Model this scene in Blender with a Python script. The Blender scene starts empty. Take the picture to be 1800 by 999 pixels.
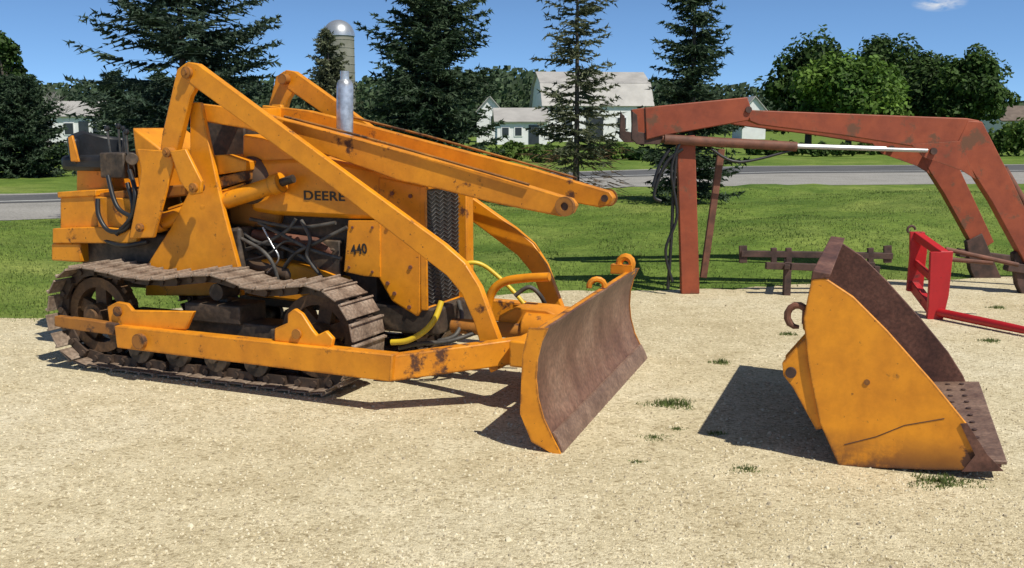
import bpy, bmesh, math, random
from mathutils import Vector, Matrix, noise
R = math.radians
col = bpy.context.scene.collection
scn = bpy.context.scene
# ------------------------------------------------------------------ camera model
F = 1800.0; CX, CY = 900.0, 499.5; HC = 1.5; TH = math.atan((CY-220)/F)
CAM = Vector((0, 0, HC))
FWD = Vector((0, math.cos(TH), -math.sin(TH))); UPV = Vector((0, math.sin(TH), math.cos(TH)))
def ray(u, v): return FWD + Vector((1, 0, 0))*((u-CX)/F) + UPV*((CY-v)/F)
def gnd(u, v, z=0.0):
    d = ray(u, v); t = (z-HC)/d.z; return CAM + d*t
def at(u, v, Y):
    d = ray(u, v); return CAM + d*(Y/d.y)
class Frame:
    def __init__(s, ox, oy, deg):
        s.o = Vector((ox, oy, 0)); s.a = R(deg); s.m = Matrix.Rotation(-s.a, 3, 'Z')
    def loc(s, w): return s.m @ (Vector(w)-s.o)
    def p(s, u, v, y):
        o = s.m @ (CAM-s.o); d = s.m @ ray(u, v); return o + d*((y-o.y)/d.y)
    def xz(s, pts, y): return [((q := s.p(u, v, y)).x, q.z) for u, v in pts]
# ------------------------------------------------------------------ mesh builder
class MB:
    def __init__(s): s.v = []; s.f = []
    def add(s, vs, fs):
        o = len(s.v); s.v += [tuple(p) for p in vs]; s.f += [tuple(i+o for i in f) for f in fs]; return s
    def prism(s, pts, y0, y1):
        n = len(pts)
        vs = [(x, y0, z) for x, z in pts] + [(x, y1, z) for x, z in pts]
        return s.add(vs, [tuple(range(n)), tuple(range(2*n-1, n-1, -1))] + [(i, (i+1) % n, n+(i+1) % n, n+i) for i in range(n)])
    def box(s, c, size, rot=None):
        c = Vector(c); hx, hy, hz = [k/2 for k in size]
        vs = [Vector((a*hx, b*hy, d*hz)) for a in (-1, 1) for b in (-1, 1) for d in (-1, 1)]
        if rot is not None: vs = [rot @ q for q in vs]
        return s.add([c+q for q in vs], [(0, 1, 3, 2), (4, 6, 7, 5), (0, 4, 5, 1), (2, 3, 7, 6), (0, 2, 6, 4), (1, 5, 7, 3)])
    def bx(s, x0, x1, y0, y1, z0, z1): return s.box(((x0+x1)/2, (y0+y1)/2, (z0+z1)/2), (x1-x0, y1-y0, z1-z0))
    def bar(s, p0, p1, w, h, up=(0, 0, 1)):
        p0 = Vector(p0); p1 = Vector(p1); d = (p1-p0); L = d.length; d.normalize()
        sd = d.cross(Vector(up)); sd = sd.normalized() if sd.length > 1e-4 else Vector((1, 0, 0)); u = sd.cross(d)
        m = Matrix((d, sd, u)).transposed()
        return s.box((p0+p1)/2, (L, w, h), m)
    def tube(s, pts, r, n=8):
        pts = [Vector(p) for p in pts]; k = len(pts); vs = []; rr = r if isinstance(r, (list, tuple)) else [r]*k
        ref = None
        for i, p in enumerate(pts):
            t = (pts[min(i+1, k-1)]-pts[max(i-1, 0)]).normalized()
            if ref is None: ref = t.orthogonal().normalized()
            a = (ref - t*ref.dot(t)); a = a.normalized() if a.length > 1e-5 else t.orthogonal().normalized()
            ref = a; b = t.cross(a)
            for j in range(n):
                g = 2*math.pi*j/n; vs.append(p + (a*math.cos(g)+b*math.sin(g))*rr[i])
        fs = [tuple(range(n-1, -1, -1)), tuple(range((k-1)*n, k*n))]
        for i in range(k-1):
            for j in range(n): fs.append((i*n+j, i*n+(j+1) % n, (i+1)*n+(j+1) % n, (i+1)*n+j))
        return s.add(vs, fs)
    def cyl(s, p0, p1, r0, r1=None, n=16): return s.tube([p0, p1], [r0, r0 if r1 is None else r1], n)
    def ring(s, c, ro, ri, y0, y1, n=28):
        vs = []; fs = []
        for j in range(n):
            g = 2*math.pi*j/n; cx, sz = math.cos(g), math.sin(g)
            for r, y in ((ro, y0), (ro, y1), (ri, y1), (ri, y0)): vs.append((c[0]+r*cx, y, c[1]+r*sz))
        for j in range(n):
            a = j*4; b = ((j+1) % n)*4
            for q in range(4): fs.append((a+q, b+q, b+(q+1) % 4, a+(q+1) % 4))
        return s.add(vs, fs)
    def sheet(s, prof, y0, y1, t):           # open profile [(x,z)] swept in y, thickened
        n = len(prof); off = []
        for i in range(n):
            a = Vector(prof[max(i-1, 0)]); b = Vector(prof[min(i+1, n-1)]); d = (b-a).normalized(); off.append((prof[i][0]-d.y*t, prof[i][1]+d.x*t))
        return s.prism(list(prof)+off[::-1], y0, y1)
    def build(s, name, mat, parent=None, smooth=False, bevel=0, angle=35):
        me = bpy.data.meshes.new(name); me.from_pydata(s.v, [], s.f)
        bm = bmesh.new(); bm.from_mesh(me); bmesh.ops.recalc_face_normals(bm, faces=bm.faces[:]); bm.to_mesh(me); bm.free()
        me.materials.append(mat)
        if smooth:
            me.polygons.foreach_set('use_smooth', [True]*len(me.polygons))
            me.set_sharp_from_angle(angle=R(angle))
        o = bpy.data.objects.new(name, me); col.objects.link(o)
        if parent: o.parent = parent
        if bevel:
            b = o.modifiers.new('bevel', 'BEVEL'); b.width = bevel; b.segments = 2; b.limit_method = 'ANGLE'; b.angle_limit = R(40)
        return o
def raw(name, vs, fs, mat, parent=None):
    me = bpy.data.meshes.new(name); me.from_pydata(vs, [], fs); me.materials.append(mat)
    o = bpy.data.objects.new(name, me); col.objects.link(o)
    if parent: o.parent = parent
    return o
def tag(o, label=None, cat=None, group=None, kind=None):
    if label: o['label'] = label
    if cat: o['category'] = cat
    if group: o['group'] = group
    if kind: o['kind'] = kind
    return o
def empty(name, loc, deg=0):
    o = bpy.data.objects.new(name, None); o.location = loc; o.rotation_euler = (0, 0, R(deg)); o.empty_display_size = .2
    col.objects.link(o); return o
def curve(pts, n=6):                         # Catmull-Rom through points
    P_ = [Vector(p) for p in pts]; out = []
    for i in range(len(P_)-1):
        p0 = P_[max(i-1, 0)]; p1 = P_[i]; p2 = P_[i+1]; p3 = P_[min(i+2, len(P_)-1)]
        for k in range(n):
            t = k/n; out.append(.5*((2*p1)+(p2-p0)*t+(2*p0-5*p1+4*p2-p3)*t*t+(3*p1-p0-3*p2+p3)*t*t*t))
    out.append(P_[-1]); return out
# ------------------------------------------------------------------ materials
def nt(name):
    m = bpy.data.materials.new(name); m.use_nodes = True; t = m.node_tree; return m, t, t.nodes, t.links, t.nodes['Principled BSDF']
def c4(c): return (c[0], c[1], c[2], 1)
def noise_node(N, Lk, co, scale, detail=6, rough=.6):
    n = N.new('ShaderNodeTexNoise'); n.inputs['Scale'].default_value = scale; n.inputs['Detail'].default_value = detail; n.inputs['Roughness'].default_value = rough
    Lk.new(co, n.inputs['Vector']); return n
def ramp_node(N, Lk, fac, stops):
    r = N.new('ShaderNodeValToRGB'); e = r.color_ramp.elements
    while len(e) < len(stops): e.new(.5)
    for k, (p, c) in enumerate(stops): e[k].position = p; e[k].color = c4(c) if len(c) == 3 else c
    Lk.new(fac, r.inputs['Fac']); return r
def mix(N, Lk, fac, a, b, mode='MIX'):
    m = N.new('ShaderNodeMix'); m.data_type = 'RGBA'; m.blend_type = mode
    for s, i in ((fac, 0), (a, 6), (b, 7)):
        if isinstance(s, bpy.types.NodeSocket): Lk.new(s, m.inputs[i])
        elif isinstance(s, (int, float)): m.inputs[i].default_value = s
        else: m.inputs[i].default_value = c4(s)
    return m.outputs[2]
def bump(N, Lk, h, P, strength=.3, dist=.01):
    b = N.new('ShaderNodeBump'); b.inputs['Strength'].default_value = strength; b.inputs['Distance'].default_value = dist
    Lk.new(h, b.inputs['Height']); Lk.new(b.outputs[0], P.inputs['Normal'])
def simple(name, stops, scale=5, rough=.7, bstr=.2, bdist=.01, metal=0, detail=7, fine=None):
    m, t, N, Lk, P = nt(name); co = N.new('ShaderNodeTexCoord').outputs['Object']
    n = noise_node(N, Lk, co, scale, detail); r = ramp_node(N, Lk, n.outputs[0], stops)
    c = r.outputs[0]
    if fine:
        n2 = noise_node(N, Lk, co, fine, 3); r2 = ramp_node(N, Lk, n2.outputs[0], [(.35, (.6, .6, .6)), (.7, (1.15, 1.15, 1.15))])
        c = mix(N, Lk, 1.0, c, r2.outputs[0], 'MULTIPLY')
    Lk.new(c, P.inputs['Base Color']); P.inputs['Roughness'].default_value = rough; P.inputs['Metallic'].default_value = metal
    if bstr: bump(N, Lk, n.outputs[0], P, bstr, bdist)
    return m
def paint(name, base, base2, rust, thr=.6, edge=.5, rough=.42, scale=4.5, streak=.4, low=None):
    m, t, N, Lk, P = nt(name); tc = N.new('ShaderNodeTexCoord'); co = tc.outputs['Object']
    n = noise_node(N, Lk, co, 2.2, 5); c = ramp_node(N, Lk, n.outputs[0], [(.35, base), (.68, base2)]).outputs[0]
    nd = noise_node(N, Lk, co, 7.5, 8, .7); gr = ramp_node(N, Lk, nd.outputs[0], [(.40, (1, 1, 1)), (.70, (.56, .47, .40))]).outputs[0]
    c = mix(N, Lk, streak, c, gr, 'MULTIPLY')
    n1 = noise_node(N, Lk, co, scale, 10, .68); mk = ramp_node(N, Lk, n1.outputs[0], [(thr, (0, 0, 0)), (thr+.06, (1, 1, 1))]).outputs[0]
    n2 = noise_node(N, Lk, co, 38, 4, .7); mk2 = ramp_node(N, Lk, n2.outputs[0], [(.66, (0, 0, 0)), (.71, (1, 1, 1))]).outputs[0]
    add = N.new('ShaderNodeMath'); add.operation = 'MAXIMUM'; Lk.new(mk, add.inputs[0]); Lk.new(mk2, add.inputs[1])
    fac = add.outputs[0]
    if low:      # rust creeping up from the ground
        sp = N.new('ShaderNodeSeparateXYZ'); Lk.new(co, sp.inputs[0]); mr = N.new('ShaderNodeMapRange'); mr.inputs['From Min'].default_value = low; mr.inputs['From Max'].default_value = 0; Lk.new(sp.outputs[2], mr.inputs['Value'])
        ml = N.new('ShaderNodeMath'); ml.operation = 'MULTIPLY'; Lk.new(mr.outputs[0], ml.inputs[0]); rl_ = ramp_node(N, Lk, n1.outputs[0], [(.38, (0, 0, 0)), (.50, (1, 1, 1))]).outputs[0]; Lk.new(rl_, ml.inputs[1])
        mm = N.new('ShaderNodeMath'); mm.operation = 'MAXIMUM'; Lk.new(fac, mm.inputs[0]); Lk.new(ml.outputs[0], mm.inputs[1]); fac = mm.outputs[0]
    if edge:
        bv = N.new('ShaderNodeBevel'); bv.samples = 4; bv.inputs['Radius'].default_value = .022
        ge = N.new('ShaderNodeNewGeometry'); dt = N.new('ShaderNodeVectorMath'); dt.operation = 'DOT_PRODUCT'
        Lk.new(bv.outputs[0], dt.inputs[0]); Lk.new(ge.outputs['Normal'], dt.inputs[1])
        iv = N.new('ShaderNodeMath'); iv.operation = 'SUBTRACT'; iv.inputs[0].default_value = 1; Lk.new(dt.outputs['Value'], iv.inputs[1])
        mu = N.new('ShaderNodeMath'); mu.operation = 'MULTIPLY'; mu.inputs[1].default_value = 4.6*edge; Lk.new(iv.outputs[0], mu.inputs[0])
        m2 = N.new('ShaderNodeMath'); m2.operation = 'MULTIPLY'; Lk.new(mu.outputs[0], m2.inputs[0])
        en = ramp_node(N, Lk, nd.outputs[0], [(.42, (0, 0, 0)), (.56, (1, 1, 1))]).outputs[0]; Lk.new(en, m2.inputs[1])
        ad = N.new('ShaderNodeMath'); ad.operation = 'ADD'; ad.use_clamp = True; Lk.new(fac, ad.inputs[0]); Lk.new(m2.outputs[0], ad.inputs[1]); fac = ad.outputs[0]
    c = mix(N, Lk, fac, c, rust)
    Lk.new(c, P.inputs['Base Color'])
    rr = N.new('ShaderNodeMapRange'); rr.inputs['To Min'].default_value = rough; rr.inputs['To Max'].default_value = .85; Lk.new(fac, rr.inputs['Value']); Lk.new(rr.outputs[0], P.inputs['Roughness'])
    bump(N, Lk, n1.outputs[0], P, .25, .006)
    return m
def leafmat(name, dark, light, scale=1.2, trans=.25):
    m, t, N, Lk, P = nt(name); co = N.new('ShaderNodeTexCoord').outputs['Object']; ge = N.new('ShaderNodeNewGeometry')
    n = noise_node(N, Lk, co, scale, 3); c = ramp_node(N, Lk, n.outputs[0], [(.35, dark), (.65, light)]).outputs[0]
    v = ramp_node(N, Lk, ge.outputs['Random Per Island'], [(0, (.55, .55, .55)), (1, (1.35, 1.35, 1.2))]).outputs[0]
    c = mix(N, Lk, 1.0, c, v, 'MULTIPLY'); Lk.new(c, P.inputs['Base Color']); P.inputs['Roughness'].default_value = .65
    P.inputs['Specular IOR Level'].default_value = .25
    tr = N.new('ShaderNodeBsdfTranslucent'); Lk.new(c, tr.inputs['Color']); ms = N.new('ShaderNodeMixShader'); ms.inputs[0].default_value = trans
    Lk.new(P.outputs[0], ms.inputs[1]); Lk.new(tr.outputs[0], ms.inputs[2]); Lk.new(ms.outputs[0], N['Material Output'].inputs['Surface'])
    return m
RUST = (.11, .040, .016)
YEL = paint('yellow_paint', (.82, .315, .009), (.73, .265, .008), RUST, .62, .7, streak=.5)
YELW = paint('worn_yellow_paint', (.80, .305, .010), (.66, .235, .010), (.09, .034, .016), .595, 1.25, .5, streak=.55)
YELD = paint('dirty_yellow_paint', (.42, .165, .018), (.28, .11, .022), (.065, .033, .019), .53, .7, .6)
YELB = paint('bucket_yellow_paint', (.82, .315, .010), (.71, .26, .010), (.08, .032, .017), .585, 1.1, .5, 3.0, .6, .18)
SPK = simple('rusty_sprocket', [(.3, (.06, .032, .018)), (.55, (.14, .075, .035)), (.75, (.26, .14, .05))], 8, .65, .3, fine=50)
TRK = simple('track_steel', [(.3, (.10, .064, .044)), (.5, (.25, .18, .13)), (.72, (.44, .35, .27))], 7, .65, .4, .01, .05, fine=60)
CHN = simple('greasy_chain', [(.35, (.025, .017, .013)), (.7, (.11, .070, .047))], 11, .6, .3)
GRM = simple('grimy_iron', [(.32, (.022, .018, .015)), (.52, (.075, .054, .038)), (.75, (.20, .135, .08))], 6, .6, .4, fine=40)
BLK = simple('black_rubber', [(.3, (.010, .010, .011)), (.7, (.022, .022, .024))], 12, .45, .1)
HOSE = simple('dusty_hose', [(.3, (.02, .019, .018)), (.7, (.11, .10, .085))], 14, .6, .1)
CHR = simple('dull_chrome_rod', [(.3, (.30, .30, .30)), (.7, (.44, .44, .43))], 6, .35, .02, metal=.5)
LEV = simple('dark_lever_steel', [(.3, (.035, .033, .032)), (.7, (.16, .15, .14))], 9, .4, .05, metal=.5)
ALU = simple('aluminium_paint', [(.3, (.56, .57, .58)), (.7, (.72, .73, .74))], 7, .3, .05, metal=.7, fine=20)
MOLD = simple('worn_blade_steel', [(.3, (.115, .048, .030)), (.5, (.205, .105, .068)), (.72, (.33, .205, .14))], 2.6, .55, .25, .006, 0, 9, fine=45)
BRUST = simple('bucket_rust', [(.3, (.065, .026, .020)), (.55, (.145, .062, .042)), (.78, (.25, .125, .085))], 4, .75, .3, .008, fine=50)
EDGE = simple('cutting_edge_steel', [(.3, (.15, .085, .06)), (.7, (.32, .205, .145))], 8, .55, .3, .005, .1, fine=60)
MAR = paint('faded_red_paint', (.33, .070, .024), (.24, .050, .021), (.14, .062, .034), .575, .8, .6, 4.0, .7)
MARD = simple('rusty_red_rod', [(.3, (.08, .034, .02)), (.7, (.22, .085, .05))], 9, .7, .2)
RED = paint('bright_red_paint', (.50, .014, .018), (.40, .012, .016), (.15, .02, .02), .62, .4, .42)
IRON = simple('dark_rusty_iron', [(.3, (.026, .016, .013)), (.7, (.10, .052, .04))], 10, .75, .3)
DECAL = simple('black_decal', [(.3, (.012, .010, .010)), (.6, (.03, .022, .015))], 20, .5, 0)
YHOSE = simple('yellow_hose', [(.3, (.58, .39, .02)), (.7, (.74, .54, .03))], 12, .45, .05)
BARK = simple('bark', [(.3, (.05, .038, .03)), (.7, (.13, .105, .085))], 12, .9, .5)
WHT = simple('white_siding', [(.3, (.70, .70, .70)), (.7, (.82, .82, .81))], 1.5, .7, .1)
ROOF = simple('grey_metal_roof', [(.3, (.30, .285, .265)), (.7, (.43, .41, .38))], .8, .6, .1)
ROOFB = simple('brown_shingle_roof', [(.3, (.10, .075, .06)), (.7, (.18, .14, .11))], 2, .9, .1)
GLS = simple('dark_window', [(.3, (.02, .022, .025)), (.7, (.05, .055, .06))], 1, .2, 0)
SILO = simple('weathered_silo', [(.3, (.17, .165, .13)), (.7, (.26, .25, .21))], .5, .8, .2)
DOME = simple('bright_metal_dome', [(.3, (.46, .47, .48)), (.7, (.64, .65, .66))], .5, .33, .05, metal=.7)
SPR = leafmat('spruce_needles', (.024, .050, .026), (.066, .100, .056), 1.6, .18)
SPRB = leafmat('blue_spruce_needles', (.026, .050, .034), (.075, .110, .076), 1.6, .18)
SPRG = leafmat('thin_spruce_needles', (.070, .088, .048), (.18, .195, .12), 2.2, .25)
LFD = leafmat('dark_leaves', (.024, .050, .012), (.062, .112, .026), .35, .28)
LFM = leafmat('mid_leaves', (.03, .066, .014), (.08, .14, .03), .35, .3)
LFL = leafmat('light_leaves', (.055, .12, .018), (.14, .235, .038), .35, .3)
TWIG = simple('grey_twigs', [(.3, (.16, .15, .14)), (.7, (.3, .28, .26))], 5, .9, 0)
BUSH = leafmat('bush_leaves', (.045, .09, .018), (.13, .20, .04), .6, .3)
WOOD = leafmat('far_wood_leaves', (.034, .058, .032), (.07, .11, .055), .04, .2)
GRB = leafmat('grass_blades', (.11, .17, .038), (.24, .30, .085), .5, .35)
WEED = leafmat('weed_blades', (.10, .15, .045), (.20, .25, .09), 3, .35)
DEAD = leafmat('dead_twigs', (.13, .075, .04), (.22, .14, .08), 3, .1)
def gravelmat():
    m, t, N, Lk, P = nt('pale_gravel'); co = N.new('ShaderNodeTexCoord').outputs['Object']
    big = noise_node(N, Lk, co, .5, 7, .62); base = ramp_node(N, Lk, big.outputs[0], [(.32, (.595, .505, .325)), (.5, (.675, .59, .40)), (.7, (.74, .67, .495))]).outputs[0]
    def vor(scale, stops):
        v = N.new('ShaderNodeTexVoronoi'); v.inputs['Scale'].default_value = scale; Lk.new(co, v.inputs['Vector'])
        sp = N.new('ShaderNodeSeparateColor'); Lk.new(v.outputs['Color'], sp.inputs[0])
        return v, ramp_node(N, Lk, sp.outputs[0], stops).outputs[0]
    v1, r1 = vor(72, [(0, (.50, .46, .40)), (.2, (.84, .83, .80)), (.8, (1, 1, 1)), (1, (1.15, 1.15, 1.15))]); v2, r2 = vor(160, [(0, (.58, .55, .51)), (.3, (.92, .92, .91)), (.8, (1, 1, 1)), (1, (1.13, 1.13, 1.13))])
    md = noise_node(N, Lk, co, 4, 8, .78); rm = ramp_node(N, Lk, md.outputs[0], [(.3, (.80, .78, .73)), (.7, (1.05, 1.05, 1.05))]).outputs[0]
    c = mix(N, Lk, .85, base, r1, 'MULTIPLY'); c = mix(N, Lk, .75, c, r2, 'MULTIPLY'); c = mix(N, Lk, 1.0, c, rm, 'MULTIPLY')
    Lk.new(c, P.inputs['Base Color']); P.inputs['Roughness'].default_value = .95; P.inputs['Specular IOR Level'].default_value = .1
    a = N.new('ShaderNodeMath'); a.operation = 'ADD'; Lk.new(v1.outputs['Distance'], a.inputs[0]); Lk.new(v2.outputs['Distance'], a.inputs[1])
    iv = N.new('ShaderNodeMath'); iv.operation = 'MULTIPLY'; iv.inputs[1].default_value = -1; Lk.new(a.outputs[0], iv.inputs[0])
    bump(N, Lk, iv.outputs[0], P, .5, .007)
    return m
GRAV = gravelmat()
def pebmat():
    m, t, N, Lk, P = nt('pebble_stone'); ge = N.new('ShaderNodeNewGeometry')
    Lk.new(ramp_node(N, Lk, ge.outputs['Random Per Island'], [(0, (.34, .28, .19)), (.4, (.58, .50, .33)), (1, (.72, .645, .47))]).outputs[0], P.inputs['Base Color']); P.inputs['Roughness'].default_value = .9
    return m
PEB = pebmat()
def grassmat():
    m, t, N, Lk, P = nt('lawn_grass'); co = N.new('ShaderNodeTexCoord').outputs['Object']
    n = noise_node(N, Lk, co, .35, 4); c = ramp_node(N, Lk, n.outputs[0], [(.3, (.105, .170, .034)), (.5, (.165, .232, .050)), (.72, (.26, .295, .09))]).outputs[0]
    n2 = noise_node(N, Lk, co, 14, 6, .75); r2 = ramp_node(N, Lk, n2.outputs[0], [(.32, (.55, .6, .5)), (.68, (1.25, 1.25, 1.15))]).outputs[0]
    n3 = noise_node(N, Lk, co, 1.6, 5, .65); r3 = ramp_node(N, Lk, n3.outputs[0], [(.35, (.62, .70, .60)), (.65, (1.12, 1.08, 1.06))]).outputs[0]
    c = mix(N, Lk, 1, c, r3, 'MULTIPLY')
    Lk.new(mix(N, Lk, 1, c, r2, 'MULTIPLY'), P.inputs['Base Color']); P.inputs['Roughness'].default_value = .9; P.inputs['Specular IOR Level'].default_value = .1
    bump(N, Lk, n2.outputs[0], P, .6, .05); return m
GRASS = grassmat()
ROADM = simple('pale_road', [(.3, (.28, .265, .235)), (.7, (.38, .36, .325))], .8, .9, .1, fine=25)
ASPH = simple('asphalt', [(.3, (.085, .084, .083)), (.7, (.13, .128, .125))], .8, .9, .1, fine=25)
LINE = simple('road_line_paint', [(.3, (.55, .55, .52)), (.7, (.7, .7, .66))], 4, .8, 0)
WIRE = simple('grille_wire', [(.3, (.03, .028, .026)), (.7, (.13, .125, .115))], 9, .6, 0)
COVER = simple('dull_brown_cover', [(.3, (.05, .03, .02)), (.7, (.13, .08, .045))], 5, .6, .1)
# ------------------------------------------------------------------ ground
def sst(a, b, x):
    t = min(1, max(0, (x-a)/(b-a))); return t*t*(3-2*t)
def pl(x, pts):
    if x <= pts[0][0]: return pts[0][1]
    for (a, b), (c, d) in zip(pts, pts[1:]):
        if x <= c: return b+(d-b)*(x-a)/(c-a)
    return pts[-1][1]
GE = [(-60, 7.0), (-3.9, 7.85), (-2, 8.5), (.5, 9.2), (2, 9.35), (3.5, 9.8), (5, 10.1), (40, 13)]
RN = [(-60, 11), (-8, 16.2), (-4, 18.5), (0, 23), (3, 25.2), (12, 26.4), (60, 30)]
RF = [(-60, 17.5), (-10.7, 22.6), (-4, 27), (0, 32), (8.6, 38), (60, 46)]
def ge(x): return pl(x, GE)+.16*noise.noise((x*1.3, 3.1, 0))+.09*noise.noise((x*4.7, 9, 0))
def gz(x, y):
    w = sst(ge(x)+.1, ge(x)+2.2, y)*(1-sst(pl(x, RN)-3.5, pl(x, RN)-.4, y))
    return w*(.12+.16*noise.noise((x*.35, y*.4, 1.7)) + .06*noise.noise((x*1.1, y*1.1, 4)) + .26*math.exp(-((x-6.5)/3.8)**2-((y-16.5)/4)**2))
xs = [-900, -400, -180, -90, -45, -26]+[-20+.5*i for i in range(81)]+[26, 45, 90, 180, 400, 900]
ys = [-60, -20, -6]+[5+.35*i for i in range(72)]+[32, 37, 45, 60, 90, 150, 300, 700, 1500]
vs = [(x, y, gz(x, y)) for y in ys for x in xs]; nx = len(xs)
fs = [(j*nx+i, j*nx+i+1, (j+1)*nx+i+1, (j+1)*nx+i) for j in range(len(ys)-1) for i in range(nx-1)]
o = raw('ground', vs, fs, GRASS); tag(o, kind='structure'); o.data.polygons.foreach_set('use_smooth', [True]*len(fs))
def strip(name, near, far, x0, x1, step, z, mat):
    vs = []; fs = []; n = int((x1-x0)/step)
    for i in range(n+1):
        x = x0+i*step; vs += [(x, near(x), z), (x, far(x), z)]
    for i in range(n): fs.append((2*i, 2*i+2, 2*i+3, 2*i+1))
    return tag(raw(name, vs, fs, mat), kind='structure')
strip('gravel_lot', lambda x: -12, ge, -30, 30, .12, .006, GRAV)
strip('driveway', lambda x: pl(x, RN)+.2*noise.noise((x*.8, 0, 0)), lambda x: pl(x, RF), -60, 60, .5, .006, ROADM)
strip('road', lambda x: pl(x, RN)+(pl(x, RF)-pl(x, RN))*.52, lambda x: pl(x, RF)-.6, -60, 60, .5, .012, ASPH)
strip('road_line', lambda x: pl(x, RN)+(pl(x, RF)-pl(x, RN))*.58, lambda x: pl(x, RN)+(pl(x, RF)-pl(x, RN))*.58+.14, -60, 60, .5, .017, LINE)
rnd = random.Random(5)
vs = []; fs = []
for i in range(20000):
    y = 2.6+6.6*rnd.random()**1.5; x = rnd.uniform(-.56, .56)*y
    if y > ge(x)-.1: continue
    r = rnd.uniform(.003, .0068)*(1.8 if rnd.random() < .03 else 1); a = rnd.random()*6.28; k = len(vs)
    for j in range(5):
        g = a+j*1.2566+rnd.uniform(-.3, .3); q = r*rnd.uniform(.8, 1.3); vs.append((x+q*math.cos(g), y+q*math.sin(g), .006))
    for j in range(5):
        g = a+j*1.2566+rnd.uniform(-.3, .3); q = r*rnd.uniform(.45, .75); vs.append((x+q*math.cos(g), y+q*math.sin(g), .006+r*rnd.uniform(.6, 1)))
    fs.append((k+5, k+6, k+7, k+8, k+9))
    for j in range(5): fs.append((k+j, k+(j+1) % 5, k+5+(j+1) % 5, k+5+j))
tag(raw('loose_pebbles', vs, fs, PEB), 'loose pale pebbles strewn over the gravel lot', 'pebbles', kind='stuff')
def blade(vs, fs, x, y, z, h, w, r):
    a = r.random()*6.28; b = r.random()*6.28; l = h*r.uniform(.1, .7); k = len(vs)
    vs += [(x+w*math.cos(a), y+w*math.sin(a), z), (x-w*math.cos(a), y-w*math.sin(a), z), (x+l*math.cos(b), y+l*math.sin(b), z+h)]
    fs.append((k, k+1, k+2))
vs = []; fs = []
for i in range(100000):
    y = 7.4+13*rnd.random()**1.6; x = rnd.uniform(-.54, .54)*y; e = ge(x)
    if y < e+rnd.uniform(-.18, .25) or y > pl(x, RN): continue
    blade(vs, fs, x, y, gz(x, y)-.005, rnd.uniform(.014, .036), rnd.uniform(.004, .008), rnd)
tag(raw('lawn_blades', vs, fs, GRB), 'short green grass growing between the gravel and the road', 'grass', kind='stuff')
def weed(u, v, r, n, hh, label, mat=WEED):
    p = gnd(u, v); q = random.Random(int(u*7+v)); vs = []; fs = []
    for i in range(int(n*1.8)):
        a = q.random()*6.28; d = r*q.random()**.8*(.8+.3*math.sin(a*3+u)); f_ = 1-.6*d/r; blade(vs, fs, d*1.5*math.cos(a), d*math.sin(a), .004, q.uniform(.3, 1)*hh*f_*.75, .0036, q)
    o = raw('weed_tuft', vs, fs, mat); o.location = (p.x, p.y, 0); tag(o, label, 'weed')
weed(1180, 714, .12, 230, .07, 'largest green weed tuft on the gravel right of the blade')
weed(1268, 640, .065, 90, .06, 'small green weed on the gravel in front of the thin spruce and red post')
weed(1150, 772, .07, 100, .03, 'low flat weed on the gravel just below the largest tuft, at left')
weed(1188, 757, .045, 60, .03, 'tiny weed between the low flat weed and the largest tuft')
weed(1310, 828, .08, 110, .03, 'thin low weed on the gravel under the tip of the bucket shadow')
weed(1655, 850, .13, 300, .05, 'weeds growing along the front bottom edge of the yellow bucket')
weed(1258, 765, .045, 60, .04, 'weed at the left edge of the bucket shadow')
weed(1740, 602, .07, 100, .05, 'weed on the gravel right of the red spear, below it')
weed(1752, 543, .07, 100, .05, 'weed on the gravel above the red spear near the picture edge')
weed(1120, 815, .035, 40, .025, 'tiny weed on open gravel below the blade, lowest one')
weed(1385, 590, .06, 80, .05, 'small weed beside the hook at the back of the yellow bucket')
# ------------------------------------------------------------------ crawler
O = (-2.337, 6.887); T = Frame(O[0], O[1], -23.5)
dz = empty('crawler_dozer', (O[0], O[1], 0), -23.5)
tag(dz, 'yellow crawler tractor with raised loader arms and a wide dozer blade on its front', 'bulldozer')
def P(u, v, y): return T.p(u, v, y)
def poly(name, pts, y0, y1, mat=YEL, parent=dz, bevel=.006, mir=False, shift=0):
    xz = T.xz(pts, y0); mb = MB()
    if mir: mb.prism(xz, -y1+shift, -y0+shift)
    else: mb.prism(xz, y0, y1)
    return mb.build(name, mat, parent, True, bevel)
def both(name, pts, y0, y1, mat=YEL, bevel=.006, shift=0):
    return poly(name, pts, y0, y1, mat, bevel=bevel), poly(name, pts, y0, y1, mat, bevel=bevel, mir=True, shift=shift)
zc, rp, xf = .325, .272, 1.635
def tpath():
    pts = []
    for i in range(30): pts.append((xf*i/30, zc-rp))
    for i in range(24): g = -math.pi/2+math.pi*i/24; pts.append((xf+rp*math.cos(g), zc+rp*math.sin(g)))
    for i in range(30):
        x = xf*(1-i/30); k = x/.95 if x < .95 else (x-.95)/(xf-.95)
        pts.append((x, zc+rp+.012*(1-x/xf)-(.036 if x < .95 else .042)*math.sin(math.pi*k)**2+.016*math.exp(-((x-.95)/.2)**2)))
    for i in range(24): g = math.pi/2+math.pi*i/24; pts.append((rp*math.cos(g), zc+rp*math.sin(g)+.012*max(0, math.sin(g))))
    return [Vector(p) for p in pts]
TP = tpath(); seg = [(TP[(i+1) % len(TP)]-TP[i]).length for i in range(len(TP))]; TL = sum(seg)
def tpos(s):
    s %= TL
    for i, l in enumerate(seg):
        if s <= l: a, b = TP[i], TP[(i+1) % len(TP)]; return a+(b-a)*(s/l)
        s -= l
    return TP[0]
NS = 46; pitch = TL/NS
smb = MB(); smb.box((0, 0, .028), (pitch*.92, .34, .010)).box((pitch*.38, 0, .038), (.013, .34, .018)).box((-pitch*.41, 0, .034), (.014, .33, .009))
shoe0 = None; pr_ = random.Random(4)
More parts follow.
